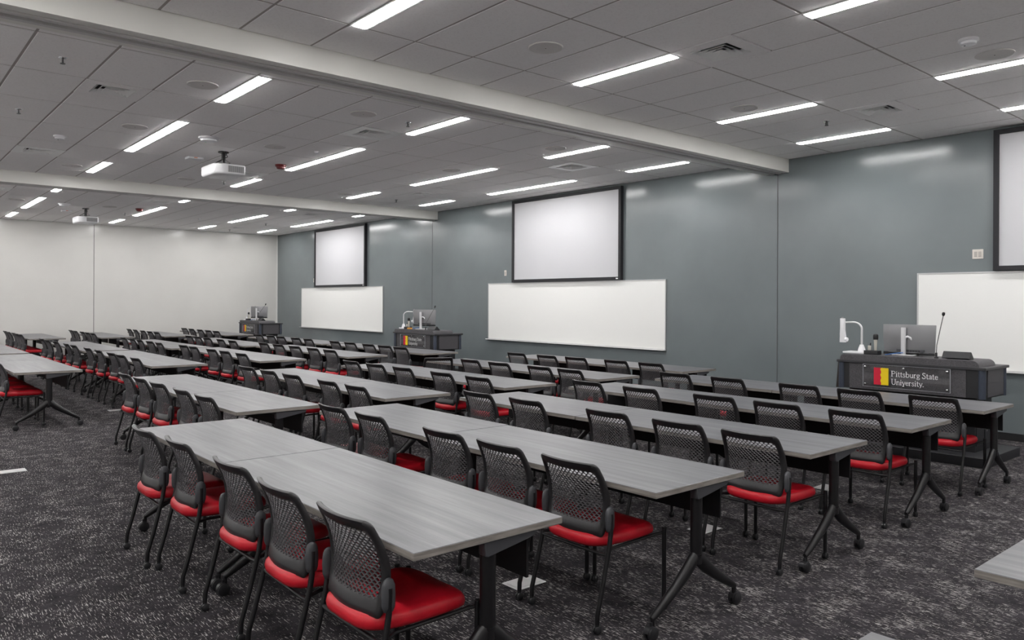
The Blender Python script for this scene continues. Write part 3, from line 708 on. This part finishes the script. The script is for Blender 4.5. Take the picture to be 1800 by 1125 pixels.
CH = {
'c0r1': [(-5.45, 1.62), (-4.81, 1.66), (-4.05, 1.68), (-3.41, 1.65), (-2.82, 1.68)],
'c0r2': [(-5.68, 3.16), (-5.08, 3.13), (-4.21, 3.15), (-3.56, 3.11), (-2.97, 3.1)],
'c0r3': [(-5.67, 4.58), (-5.0, 4.58), (-4.08, 4.62), (-3.41, 4.6), (-2.8, 4.59)],
'c0r4': [(-5.73, 6.11), (-4.98, 6.07), (-4.18, 6.14), (-3.51, 6.09), (-2.84, 6.11)],
'c0r5': [(-5.76, 7.66), (-5.01, 7.63), (-4.18, 7.59), (-3.51, 7.59), (-2.84, 7.67)],
'c1r1': [(-9.6, 2.61), (-9.0, 2.55), (-8.36, 2.59), (-7.6, 2.53), (-6.98, 2.53)],
'c1r2': [(-9.68, 4.07), (-9.02, 4.05), (-8.36, 4.07), (-7.48, 4.06), (-6.87, 4.0)],
'c1r3': [(-9.72, 5.53), (-9.07, 5.54), (-8.39, 5.5), (-7.53, 5.51), (-6.83, 5.49)],
'c1r4': [(-9.60, 6.71), (-8.91, 7.01), (-8.24, 6.95), (-7.43, 6.97), (-6.86, 7.01)],
'c1r5': [(-9.61, 8.46), (-8.88, 8.46), (-8.3, 8.52), (-7.53, 8.57), (-6.89, 8.58)],
'c2r1': [(-15.0, 1.75), (-14.4, 1.75), (-13.55, 1.75), (-12.92, 1.75), (-12.22, 1.75)],
'c2r2': [(-15.1, 3.27), (-14.35, 3.29), (-13.5, 3.28), (-12.93, 3.28), (-12.12, 3.29)],
'c2r3': [(-15.01, 4.93), (-14.45, 4.92), (-13.52, 4.92), (-12.89, 4.92), (-12.16, 4.92)],
'c2r4': [(-14.93, 6.42), (-14.21, 6.43), (-13.55, 6.44), (-12.75, 6.42), (-12.11, 6.42)],
'c2r5': [(-14.7, 7.82), (-14.06, 7.83), (-13.29, 7.81), (-12.69, 7.81), (-12.1, 7.79)],
'c3r2': [(-19.24, 3.2), (-18.57, 3.2), (-17.81, 3.22), (-16.80, 3.23), (-16.16, 3.23)],
'c3r3': [(-18.83, 4.76), (-18.13, 4.74), (-17.53, 4.76), (-16.82, 4.76), (-16.18, 4.76)],
'c3r4': [(-18.88, 6.32), (-18.27, 6.31), (-17.64, 6.31), (-16.8, 6.3), (-16.11, 6.3)],
'c3r5': [(-18.65, 7.79), (-17.94, 7.77), (-17.37, 7.78), (-16.55, 7.78), (-15.91, 7.78)],
'c4r2': [(-24.32, 3.18), (-23.62, 3.17), (-22.88, 3.18), (-22.3, 3.17), (-21.65, 3.17)],
'c4r3': [(-24.12, 4.68), (-23.46, 4.67), (-22.72, 4.68), (-22.14, 4.68), (-21.48, 4.68)],
'c4r4': [(-24.1, 6.22), (-23.46, 6.22), (-22.72, 6.22), (-22.06, 6.21), (-21.42, 6.21)],
'c4r5': [(-23.98, 7.72), (-23.26, 7.72), (-22.6, 7.71), (-21.92, 7.71), (-21.30, 7.71)]}
PLACE = ['leftmost', 'second from left', 'middle', 'second from right', 'rightmost']
for key, L in CH.items():
    bk, r = key[:2], int(key[3]); ny = len(BLOCKS[bk][3]); row = ORD[ny - r]
    for i, (x, y) in enumerate(L):
        rz = random.uniform(-0.035, 0.035)
        k_ = 0.982; x = CAMP.x + (x - 0.2175 - CAMP.x) * k_ + 0.2135; y = CAMP.y + (y - 0.16 - CAMP.y) * k_ + 0.165
        if bk in ('c3', 'c4'): y += 0.03
        y = min(y, BLOCKS[bk][3][r - 1] + 0.068)
        if bk == 'c4': x = max(x, -24.0)
        xr_, xs_, xl_, _ = BLOCKS[bk]; xs_ = SEAM.get((bk, r - 1), xs_); xr_ = REND.get((bk, r - 1), xr_); xl_ = LEND.get((bk, r - 1), xl_)
        for cxx in (xr_ - 0.045, xs_ + 0.048, xs_ - 0.048, xl_ + 0.045):
            for lx in (-0.258, 0.258):
                sg = 1 if x > cxx else -1
                if abs(x + lx - cxx) < 0.052: x = cxx + 0.052 * sg - lx
        lb = 'red-seat mesh-back chair, %s, %s row from grey wall, %s' % (PLACE[i], row, BN[bk])
        if key == 'c1r4' and i == 0:
            rz = 1.10; lb = 'red-seat mesh-back chair swung round out of line, second block'
        spawn(CT, 'mesh_back_chair', (x, y, 0), rz, lb, 'chair', 'red-seat chairs pushed in at the tables')

# ------------------------------------------------------------------ lecterns
GL = {'P': (.74, [([(.15, 0), (.15, 1)], .13), ([(.15, .96), (.42, .96), (.58, .89), (.64, .74), (.58, .59), (.42, .51), (.15, .51)], .085), ([(0, .02), (.32, .02)], .05), ([(0, .98), (.2, .98)], .05)]),
      'i': (.30, [([(.12, 0), (.12, .64)], .12), ([(.12, .80), (.12, .93)], .13), ([(0, .02), (.25, .02)], .05), ([(0, .62), (.12, .62)], .05)]),
      't': (.37, [([(.14, .84), (.14, .12), (.2, .03), (.33, .06)], .10), ([(0, .61), (.32, .61)], .06)]),
      's': (.45, [([(.35, .50), (.27, .61), (.14, .61), (.07, .50), (.13, .39), (.28, .30), (.36, .17), (.27, .03), (.12, .03), (.04, .15)], .085)]),
      'b': (.60, [([(.1, .03), (.1, 1)], .11), ([(.1, .48), (.22, .61), (.4, .59), (.5, .42), (.5, .22), (.38, .05), (.22, .03), (.1, .12)], .085), ([(0, .98), (.1, .98)], .05)]),
      'u': (.60, [([(.1, .62), (.1, .2), (.17, .06), (.3, .03), (.45, .16)], .10), ([(.46, 0), (.46, .62)], .11), ([(0, .61), (.1, .61)], .05), ([(.36, .61), (.46, .61)], .05), ([(.46, .02), (.56, .02)], .05)]),
      'r': (.42, [([(.1, 0), (.1, .62)], .11), ([(.1, .42), (.2, .58), (.36, .61)], .10), ([(0, .02), (.26, .02)], .05), ([(0, .61), (.1, .61)], .05)]),
      'g': (.54, [([(.25, .62), (.1, .56), (.07, .43), (.13, .30), (.25, .26), (.38, .31), (.43, .43), (.39, .56), (.25, .62)], .085), ([(.38, .58), (.52, .61)], .06), ([(.18, .27), (.10, .17), (.2, .09), (.4, .05), (.47, -.07), (.38, -.21), (.18, -.22), (.05, -.13), (.1, .0), (.2, .06)], .075)]),
      'S': (.62, [([(.5, .80), (.42, .94), (.26, .97), (.12, .87), (.12, .70), (.28, .57), (.46, .45), (.53, .27), (.44, .07), (.26, .02), (.1, .10), (.06, .26)], .105)]),
      'a': (.50, [([(.06, .48), (.14, .59), (.26, .62), (.36, .55), (.38, .4), (.38, .08), (.47, .03)], .09), ([(.38, .36), (.2, .33), (.07, .21), (.09, .07), (.2, .03), (.38, .15)], .085)]),
      'e': (.50, [([(.07, .34), (.43, .34), (.41, .51), (.28, .61), (.14, .57), (.06, .40), (.07, .22), (.15, .06), (.28, .03), (.44, .14)], .085)]),
      'U': (.82, [([(.16, 1), (.16, .32), (.24, .09), (.42, .03), (.6, .1), (.66, .32), (.66, 1)], .10), ([(0, .98), (.32, .98)], .05), ([(.52, .98), (.80, .98)], .05)]),
      'n': (.58, [([(.1, 0), (.1, .62)], .11), ([(.1, .46), (.23, .59), (.37, .60), (.44, .47), (.44, 0)], .10), ([(0, .02), (.22, .02)], .05), ([(.34, .02), (.56, .02)], .05), ([(0, .61), (.1, .61)], .05)]),
      'v': (.50, [([(.04, .62), (.25, .03)], .11), ([(.25, .03), (.46, .62)], .065), ([(-.03, .61), (.15, .61)], .05), ([(.36, .61), (.53, .61)], .05)]),
      'y': (.50, [([(.04, .62), (.26, .04)], .11), ([(.46, .62), (.2, -.14), (.06, -.2)], .07), ([(-.03, .61), (.15, .61)], .05), ([(.36, .61), (.53, .61)], .05)]),
      '.': (.22, [([(.1, .0), (.1, .13)], .13)]), ' ': (.26, [])}
def lettering(bm, txt, x0, z0, size, y, k=1.0):
    x = x0
    for ch in txt:
        adv, strokes = GL[ch]
        for pts, wd in strokes:
            P = [Vector((x + a * size * k, 0, z0 + b * size)) for a, b in pts]; L = []; R = []
            for i, p in enumerate(P):
                d = (P[min(i + 1, len(P) - 1)] - P[max(i - 1, 0)]).normalized(); nrm = Vector((-d.z, 0, d.x)) * wd * size * 0.5
                L.append(p + nrm); R.append(p - nrm)
            for s, yy in ((0, y), (1, y - 0.0015)):
                pass
            va = [bm.verts.new((p.x, y, p.z)) for p in L]; vb = [bm.verts.new((p.x, y, p.z)) for p in R]
            for i in range(len(P) - 1): bm.faces.new((va[i], va[i + 1], vb[i + 1], vb[i]))
        x += adv * size * k
    return x
def lectern_tree():
    # local frame: x from 0 (left) to 1.58 (right), y from 0 (front) to 0.71
    Wd, D = 1.58, 0.71; T = []
    bm = rbox(0, Wd, 0, D, 0.972, 1.0, 0.006, 2)
    T.append(('worktop', mesh('lectern_worktop', bm, ['lectern_edge']), (0, 0, 0), []))
    bm = new(); box(bm, 0.006, Wd - 0.006, 0.006, D - 0.006, 1.0, 1.0015); T.append(('worktop_laminate', mesh('worktop_laminate', bm, 'lectern_laminate'), (0, 0, 0), []))
    bm = new(); o = [(0.035, 1.0)] + arc(0.085, 1.017, 0.05, PI, 0.5 * PI, 6) + arc(Wd - 0.135, 1.003, 0.064, 0.5 * PI, 0.0, 6) + [(Wd - 0.071, 1.0)]
    prism(bm, o, 'xz', 0.02, 0.50); T.append(('raised_deck', mesh('raised_deck', bm, 'lectern_laminate'), (0, 0, 0), []))
    bm = new(); o = [(0.05, 1.0), (0.05, 1.035), (0.12, 1.03), (0.20, 1.0)]
    prism(bm, o, 'yz', Wd - 0.135, Wd - 0.115); T.append(('side_rim', mesh('side_rim', bm, 'lectern_laminate'), (0, 0, 0), []))
    bm = rbox(0.03, Wd - 0.03, 0.03, D - 0.02, 0.675, 0.972, 0.004, 1); body = mesh('lectern_body', bm, 'lectern_black')
    bm = new(); box(bm, 0.145, Wd - 0.195, 0.022, 0.030, 0.678, 0.970); fp = mesh('front_panel', bm, 'lectern_laminate')
    bm = new(); box(bm, Wd - 0.030, Wd - 0.022, 0.125, D - 0.115, 0.69, 0.970); sp = mesh('side_panel', bm, 'lectern_laminate')
    T.append(('upper_case', body, (0, 0, 0), [('front_panel', fp, (0, 0, 0)), ('side_panel', sp, (0, 0, 0))]))
    for x, y in ((0.045, 0.045), (Wd - 0.05, 0.045), (Wd - 0.05, D - 0.05), (0.045, D - 0.05)):
        bm = new(); tube(bm, [(x, y, 0.673), (x, y, 0.972)], 0.036, 16); T.append(('corner_post', mesh('corner_post', bm, 'lectern_post', True), (0, 0, 0), []))
    bm = new(); box(bm, 0.10, Wd - 0.14, 0.12, D - 0.10, 0.09, 0.675); lb = mesh('pedestal', bm, 'lectern_black')
    bm = new(); box(bm, Wd - 0.139, Wd - 0.134, 0.15, 0.36, 0.16, 0.66); box(bm, Wd - 0.139, Wd - 0.134, 0.40, 0.58, 0.16, 0.66); pd = mesh('pedestal_door', bm, 'lectern_edge')
    bm = new(); tube(bm, [(Wd - 0.11, 0.38, 0.30), (Wd - 0.11, 0.38, 0.58)], 0.006, 8); tube(bm, [(Wd - 0.138, 0.38, 0.32), (Wd - 0.11, 0.38, 0.32)], 0.005, 6); tube(bm, [(Wd - 0.138, 0.38, 0.56), (Wd - 0.11, 0.38, 0.56)], 0.005, 6); ph = mesh('door_pull', bm, 'chrome', True)
    bm = new(); box(bm, 0.45, 0.85, 0.112, 0.120, 0.30, 0.60); kp = mesh('knee_panel', bm, 'lectern_edge')
    T.append(('pedestal', lb, (0, 0, 0), [('pedestal_door', pd, (0, 0, 0)), ('door_pull', ph, (0, 0, 0)), ('knee_panel', kp, (0, 0, 0))]))
    bm = rbox(-0.01, Wd + 0.06, -0.18, 0.86, 0.0, 0.098, 0.004, 1); T.append(('plinth', mesh('lectern_plinth', bm, 'lectern_edge'), (0, 0, 0), []))
    bm = new(); prism(bm, [(-0.012, 0.972), (0.0, 0.972), (0.0, 0.66), (-0.055, 0.66), (-0.03, 0.968)], 'xz', 0.10, 0.56); T.append(('folding_shelf', mesh('folding_shelf', bm, 'flap_brown'), (0, 0, 0), []))
    # sign plate
    x0, x1, z0, z1 = 0.315, 1.245, 0.712, 0.972 - 0.004
    bm = new(); box(bm, x0, x1, -0.006, 0.0, z0, z1); ac = mesh('sign_plate', bm, 'acrylic')
    bm = new()
    for a in ((x0, x1, z0, z0 + 0.003), (x0, x1, z1 - 0.003, z1), (x0, x0 + 0.003, z0, z1), (x1 - 0.005, x1, z0, z1)): box(bm, a[0], a[1], -0.007, 0.001, a[2], a[3])
    sub = [('plate_edge', mesh('plate_edge', bm, 'acrylic_edge'), (0, 0, 0))]
    for x in (x0 + 0.03, (x0 + x1) / 2 - 0.012, x1 - 0.03):
        for z in (z0 + 0.03, z1 - 0.03):
            bm = new(); lathe(bm, [(0.008, 0.022), (0.008, -0.008), (0.012, -0.008), (0.012, -0.016), (0.008, -0.018)], 12, (x, 0, z), 'y'); sub.append(('standoff', mesh('standoff', bm, 'chrome', True), (0, 0, 0)))
    ex0, ex1, ez0, ez1 = 0.441, 0.605, 0.742, 0.934; zz = [ez0 + (ez1 - ez0) * k / 10 for k in range(11)]
    mid = [0.520 + 0.006 * math.sin(k * 1.9) for k in range(11)]
    for nm, mt, f in (('emblem_half', 'emblem_red', 0), ('emblem_half', 'emblem_yellow', 1)):
        o = [(ex0, ez0)] + [(mm, z) for mm, z in zip(mid, zz)] + [(ex0, ez1)] if f == 0 else [(ex1, ez1)] + [(mm, z) for mm, z in list(zip(mid, zz))[::-1]] + [(ex1, ez0)]
        bm = new(); vsx = [bm.verts.new((x, -0.0085, z)) for x, z in o]; bm.faces.new(vsx); sub.append((nm, mesh(nm, bm, mt), (0, 0, 0)))
    bm = new(); e1 = lettering(bm, 'Pittsburg State', 0.632, 0.845, 0.064, -0.0085, 1.10); lettering(bm, 'University.', 0.632, 0.755, 0.064, -0.0085, 1.10)
    sub.append(('lettering', mesh('lettering', bm, 'letter_white'), (0, 0, 0)))
    T.append(('sign', ac, (0, 0, 0), sub))
    return T
LEC = lectern_tree()
# things on a lectern (local coordinates of the lectern)
def doccam_tree():
    bm = rbox(-0.13, 0.16, -0.10, 0.10, 0.0, 0.022, 0.008, 2); b = mesh('doccam_base', bm, 'white_plastic', True)
    bm = new(); lathe(bm, [(0.048, 0.02), (0.036, 0.07), (0.026, 0.10), (0.022, 0.115)], 16, (0.06, 0, 0)); c = mesh('doccam_collar', bm, 'white_plastic', True)
    bm = new(); p = [(0.06, 0, 0.10), (0.06, 0, 0.30)] + [(-0.04 + 0.10 * math.cos(a), 0, 0.32 + 0.09 * math.sin(a)) for a in [0.5 * PI * k / 8 for k in range(9)]] + [(-0.14, 0, 0.405)]
    tube(bm, p, 0.0125, 12); a_ = mesh('doccam_arm', bm, 'light_silver', True)
    bm = new(); prism(bm, [(-0.20, 0.46), (-0.155, 0.46), (-0.155, 0.40), (-0.155, 0.30), (-0.142, 0.20), (-0.142, 0.135), (-0.205, 0.135), (-0.202, 0.25), (-0.198, 0.33)], 'xz', -0.026, 0.026); bevel(bm, 0.006, 2); h_ = mesh('doccam_head', bm, 'white_plastic', True)
    bm = new(); lathe(bm, [(0.028, -0.145), (0.028, -0.118), (0.02, -0.112)], 14, (0, 0, 0.175), 'x'); k_ = mesh('focus_knob', bm, 'white_plastic', True)
    bm = new(); lathe(bm, [(0.016, 0.455), (0.016, 0.468), (0.008, 0.476)], 12, (-0.178, 0, 0)); l_ = mesh('doccam_cap', bm, 'silver_plastic', True)
    return [('base', b, (0, 0, 0), []), ('collar', c, (0, 0, 0), []), ('arm', a_, (0, 0, 0), []), ('head', h_, (0, 0, 0), [('focus_knob', k_, (0, 0, 0)), ('cap', l_, (0, 0, 0))])]
def dock_tree():
    bm = rbox(-0.08, 0.08, -0.05, 0.05, 0.0, 0.065, 0.005, 2); return [('case', mesh('dock_case', bm, 'lectern_black', True), (0, 0, 0), [])]
def mic_tree():
    bm = new(); lathe(bm, [(0.014, 0.0), (0.016, 0.04), (0.020, 0.13), (0.021, 0.145)], 16); b = mesh('mic_body', bm, 'mic_body', True)
    bm = new(); lathe(bm, [(0.024, 0.143), (0.027, 0.150), (0.027, 0.165), (0.028, 0.170), (0.028, 0.195), (0.024, 0.210), (0.012, 0.218)], 16); g = mesh('mic_grille', bm, 'black_rubber', True)
    return [('handle', b, (0, 0, 0), []), ('grille', g, (0, 0, 0), [])]
def pack_tree():
    bm = rbox(-0.018, 0.018, -0.010, 0.010, 0.0, 0.055, 0.004, 1); b = mesh('pack_body', bm, 'mic_body')
    bm = new(); tube(bm, [(0.008, 0, 0.05), (0.012, 0, 0.085)], 0.006, 8); a = mesh('pack_antenna', bm, 'black_rubber', True)
    return [('case', b, (0, 0, 0), [('antenna', a, (0, 0, 0))])]
def monitor_tree():
    Wd = 0.29; bm = new(); n = 14; L = []
    for z, s in ((0.075, 0.955), (0.10, 0.965), (0.25, 0.985), (0.375, 1.0), (0.395, 1.0)):
        ring = [(Wd * s * (2 * k / n - 1), -0.050 + 0.062 * (2 * k / n - 1) ** 2 - 0.012 * math.sin(PI * (z - 0.075) / 0.32), z) for k in range(n + 1)]
        ring += [(Wd * s * (1 - 2 * k / n), 0.022, z) for k in range(n + 1)]; L.append(ring)
    rings(bm, L); sh = mesh('monitor_shell', bm, 'silver_plastic', True, 0.8)
    bm = new(); box(bm, -Wd * 0.96, Wd * 0.96, -0.01, 0.022, 0.048, 0.078); ch = mesh('monitor_chin', bm, 'lectern_black')
    bm = new(); box(bm, -0.11, 0.19, -0.056, -0.040, 0.085, 0.112); io = mesh('port_bay', bm, 'grey_plastic')
    sub = [('chin', ch, (0, 0, 0)), ('port_bay', io, (0, 0, 0))]
    bm = new()
    for k in range(7): box(bm, -0.05 + k * 0.03, -0.035 + k * 0.03, -0.0585, -0.056, 0.092, 0.104)
    sub.append(('ports', mesh('ports', bm, 'lectern_black'), (0, 0, 0)))
    bm = new(); box(bm, Wd * -0.95, Wd * 0.95, 0.022, 0.024, 0.09, 0.38); sub.append(('display', mesh('display', bm, 'lectern_black'), (0, 0, 0)))
    bm = rbox(-0.040, 0.003, -0.112, -0.075, 0.0, 0.365, 0.006, 2); cl = mesh('stand_column', bm, 'light_silver', True)
    bm = new(); tube(bm, [(-0.02, -0.09, 0.24), (0.02, -0.08, 0.262), (0.045, -0.06, 0.245), (0.05, -0.048, 0.225)], 0.013, 8); ar = mesh('stand_arm', bm, 'white_plastic', True)
    bm = rbox(-0.13, 0.10, -0.14, 0.06, 0.0, 0.012, 0.004, 1); bs = mesh('stand_base', bm, 'light_silver', True)
    return [('screen_housing', sh, (0, 0, 0), sub), ('stand_column', cl, (0, 0, 0), [('stand_arm', ar, (0, 0, 0))]), ('stand_base', bs, (0, 0, 0), [])]
def goose_tree(lean):
    bm = new(); lathe(bm, [(0.022, 0.0), (0.022, 0.012), (0.011, 0.016), (0.011, 0.06)], 14); b = mesh('goose_base', bm, 'lectern_black', True)
    bm = new(); tube(bm, [(0, 0, 0.05), (lean * 0.05, 0, 0.14), (lean * 0.5, 0, 0.30), (lean * 0.85, 0, 0.42), (lean, 0, 0.47)], 0.005, 8); s = mesh('goose_stem', bm, 'track_dark', True)
    bm = new(); tube(bm, [(lean * 0.98, 0, 0.462), (lean, 0, 0.475), (lean * 1.04, 0, 0.495), (lean * 1.06, 0, 0.503)], [0.008, 0.016, 0.016, 0.008], 10); h = mesh('goose_capsule', bm, 'black_rubber', True)
    return [('base', b, (0, 0, 0), []), ('stem', s, (0, 0, 0), [('capsule', h, (0, 0, 0))])]
def panel_tree():
    bm = new(); prism(bm, [(-0.05, 0.022), (-0.045, 0.016), (0.10, 0.0), (0.11, 0.0), (0.11, 0.02), (0.03, 0.135), (0.015, 0.142)], 'yz', -0.14, 0.14); b = mesh('panel_case', bm, 'lectern_black')
    bm = new(); prism(bm, [(0.034, 0.133), (0.038, 0.136), (0.108, 0.036), (0.104, 0.033)], 'yz', -0.125, 0.125); s = mesh('panel_glass', bm, 'black_panel')
    return [('case', b, (0, 0, 0), [('touchscreen', s, (0, 0, 0))])]
DCT, DKT, MCT, PKT, MNT, PNT = doccam_tree(), dock_tree(), mic_tree(), pack_tree(), monitor_tree(), panel_tree()
def rescale(tree, f, dz=0.0, below=None):
    seen = set()
    for nm, me, l, sub in tree:
        for mm in [me] + [q[1] for q in sub]:
            if mm in seen: continue
            seen.add(mm)
            for v in mm.vertices: v.co = Vector((v.co.x * f[0], v.co.y * f[1], v.co.z * f[2] + (dz if below is None or v.co.z > below else 0)))
MN2 = monitor_tree(); MN2 = [MN2[0][:2] + ((0, 0, 0.02), MN2[0][3])] + MN2[1:]
rescale(DCT, (0.98, 0.98, 0.895)); rescale(MNT, (1, 1, 1), -0.044, 0.02); rescale(DKT, (1, 1, 0.75)); rescale(MCT, (1, 1, 0.88)); rescale(PNT, (0.97, 0.8, 0.56))
for nm, X, lab in (('n', -4.43, 'right-hand'), ('m', -14.30, 'middle'), ('f', -23.08, 'farthest')):
    Yf = 8.84; zt = 1.0675
    spawn(LEC, 'lectern', (X, Yf, 0), 0, '%s dark lectern desk with red and yellow emblem sign' % lab, 'lectern', 'teaching lecterns by the grey wall')
    on = 'on the %s lectern' % lab
    dx = 0.05 if nm == 'n' else 0.02
    spawn(DCT, 'document_camera', (X + dx + 0.05, Yf + 0.30, zt), 0 if nm == 'n' else -2.1, 'white document camera with curved arm %s' % on, 'camera', 'document cameras')
    spawn(DKT, 'charging_dock', (X + 0.35, Yf + 0.16, zt), 0, 'black microphone charging dock %s' % on, 'dock', 'microphone docks')
    spawn(MCT, 'handheld_microphone', (X + 0.385, Yf + 0.16, zt + 0.049), 0, 'handheld microphone standing in the dock %s' % on, 'microphone', 'handheld microphones')
    spawn(PKT, 'clip_microphone_pack', (X + 0.315, Yf + 0.16, zt + 0.049), 0, 'small clip-on transmitter standing in the dock %s' % on, 'transmitter', 'clip-on transmitters')
    spawn(MNT if nm == 'n' else MN2, 'desktop_monitor', (X + 0.67, Yf + 0.36, zt + 0.001), 0.0 if nm == 'n' else (0.35 if nm == 'm' else 0.55), 'silver-backed monitor on column stand %s' % on, 'monitor', 'lectern monitors')
    spawn(goose_tree(0.07 if nm == 'n' else (0.33 if nm == 'm' else 0.62)), 'gooseneck_microphone', (X + 1.05, Yf + 0.14, zt), 0, 'thin black gooseneck microphone %s' % on, 'microphone', 'gooseneck microphones')
    spawn(PNT, 'control_panel', (X + 1.24, Yf + 0.18, zt), 0, 'tilted black touch control panel %s' % on, 'control panel', 'touch control panels')
    bm = new(); tube(bm, [(X + 0.66, Yf + 0.235, zt + 0.035), (X + 0.62, Yf + 0.20, zt + 0.030), (X + 0.57, Yf + 0.18, zt + 0.022), (X + 0.51, Yf + 0.17, zt + 0.010), (X + 0.48, Yf + 0.20, zt + 0.006)], 0.005, 8)
    tag(put('network_cable', mesh('network_cable', bm, 'blue_cable', True)), 'blue cable trailing from the monitor %s' % on, 'cable', 'blue monitor cables')
bm = rbox(-0.06, 0.06, -0.03, 0.03, 0.0, 0.035, 0.006, 1)
tag(put('tissue_box', mesh('tissue_box', bm, 'orange_card'), None, (-14.30 + 0.53, 8.84 + 0.09, 1.0675)), 'small orange box beside the dock on the middle lectern', 'box')

# ------------------------------------------------------------------ floor outlet boxes
bm = rbox(-0.075, 0.075, -0.11, 0.11, 0.0, 0.006, 0.002, 1); fb = mesh('outlet_plate', bm, 'floor_plate')
bm = new(); box(bm, -0.055, 0.055, -0.085, 0.085, 0.006, 0.0075); fl = mesh('outlet_lid', bm, 'aluminium')
FBT = [('plate', fb, (0, 0, 0), [('lid', fl, (0, 0, 0))])]
for x, y, lb in ((-8.81, 1.18, 'silver floor outlet plate in the open aisle at left'), (-3.39, 4.76, 'silver floor outlet plate under third-row table, nearest block'), (-3.43, 3.03, 'silver floor outlet plate behind the closest table, nearest block'), (-12.68, 3.01, 'silver floor outlet plate by third block chairs'), (-3.44, 6.67, 'silver floor outlet plate under fourth-row table, nearest block')):
    spawn(FBT, 'floor_outlet', (x, y, 0.0), 0, lb, 'floor outlet', 'floor outlet plates')
print('objects', len(bpy.data.objects), 'tiles visible', len(vis))
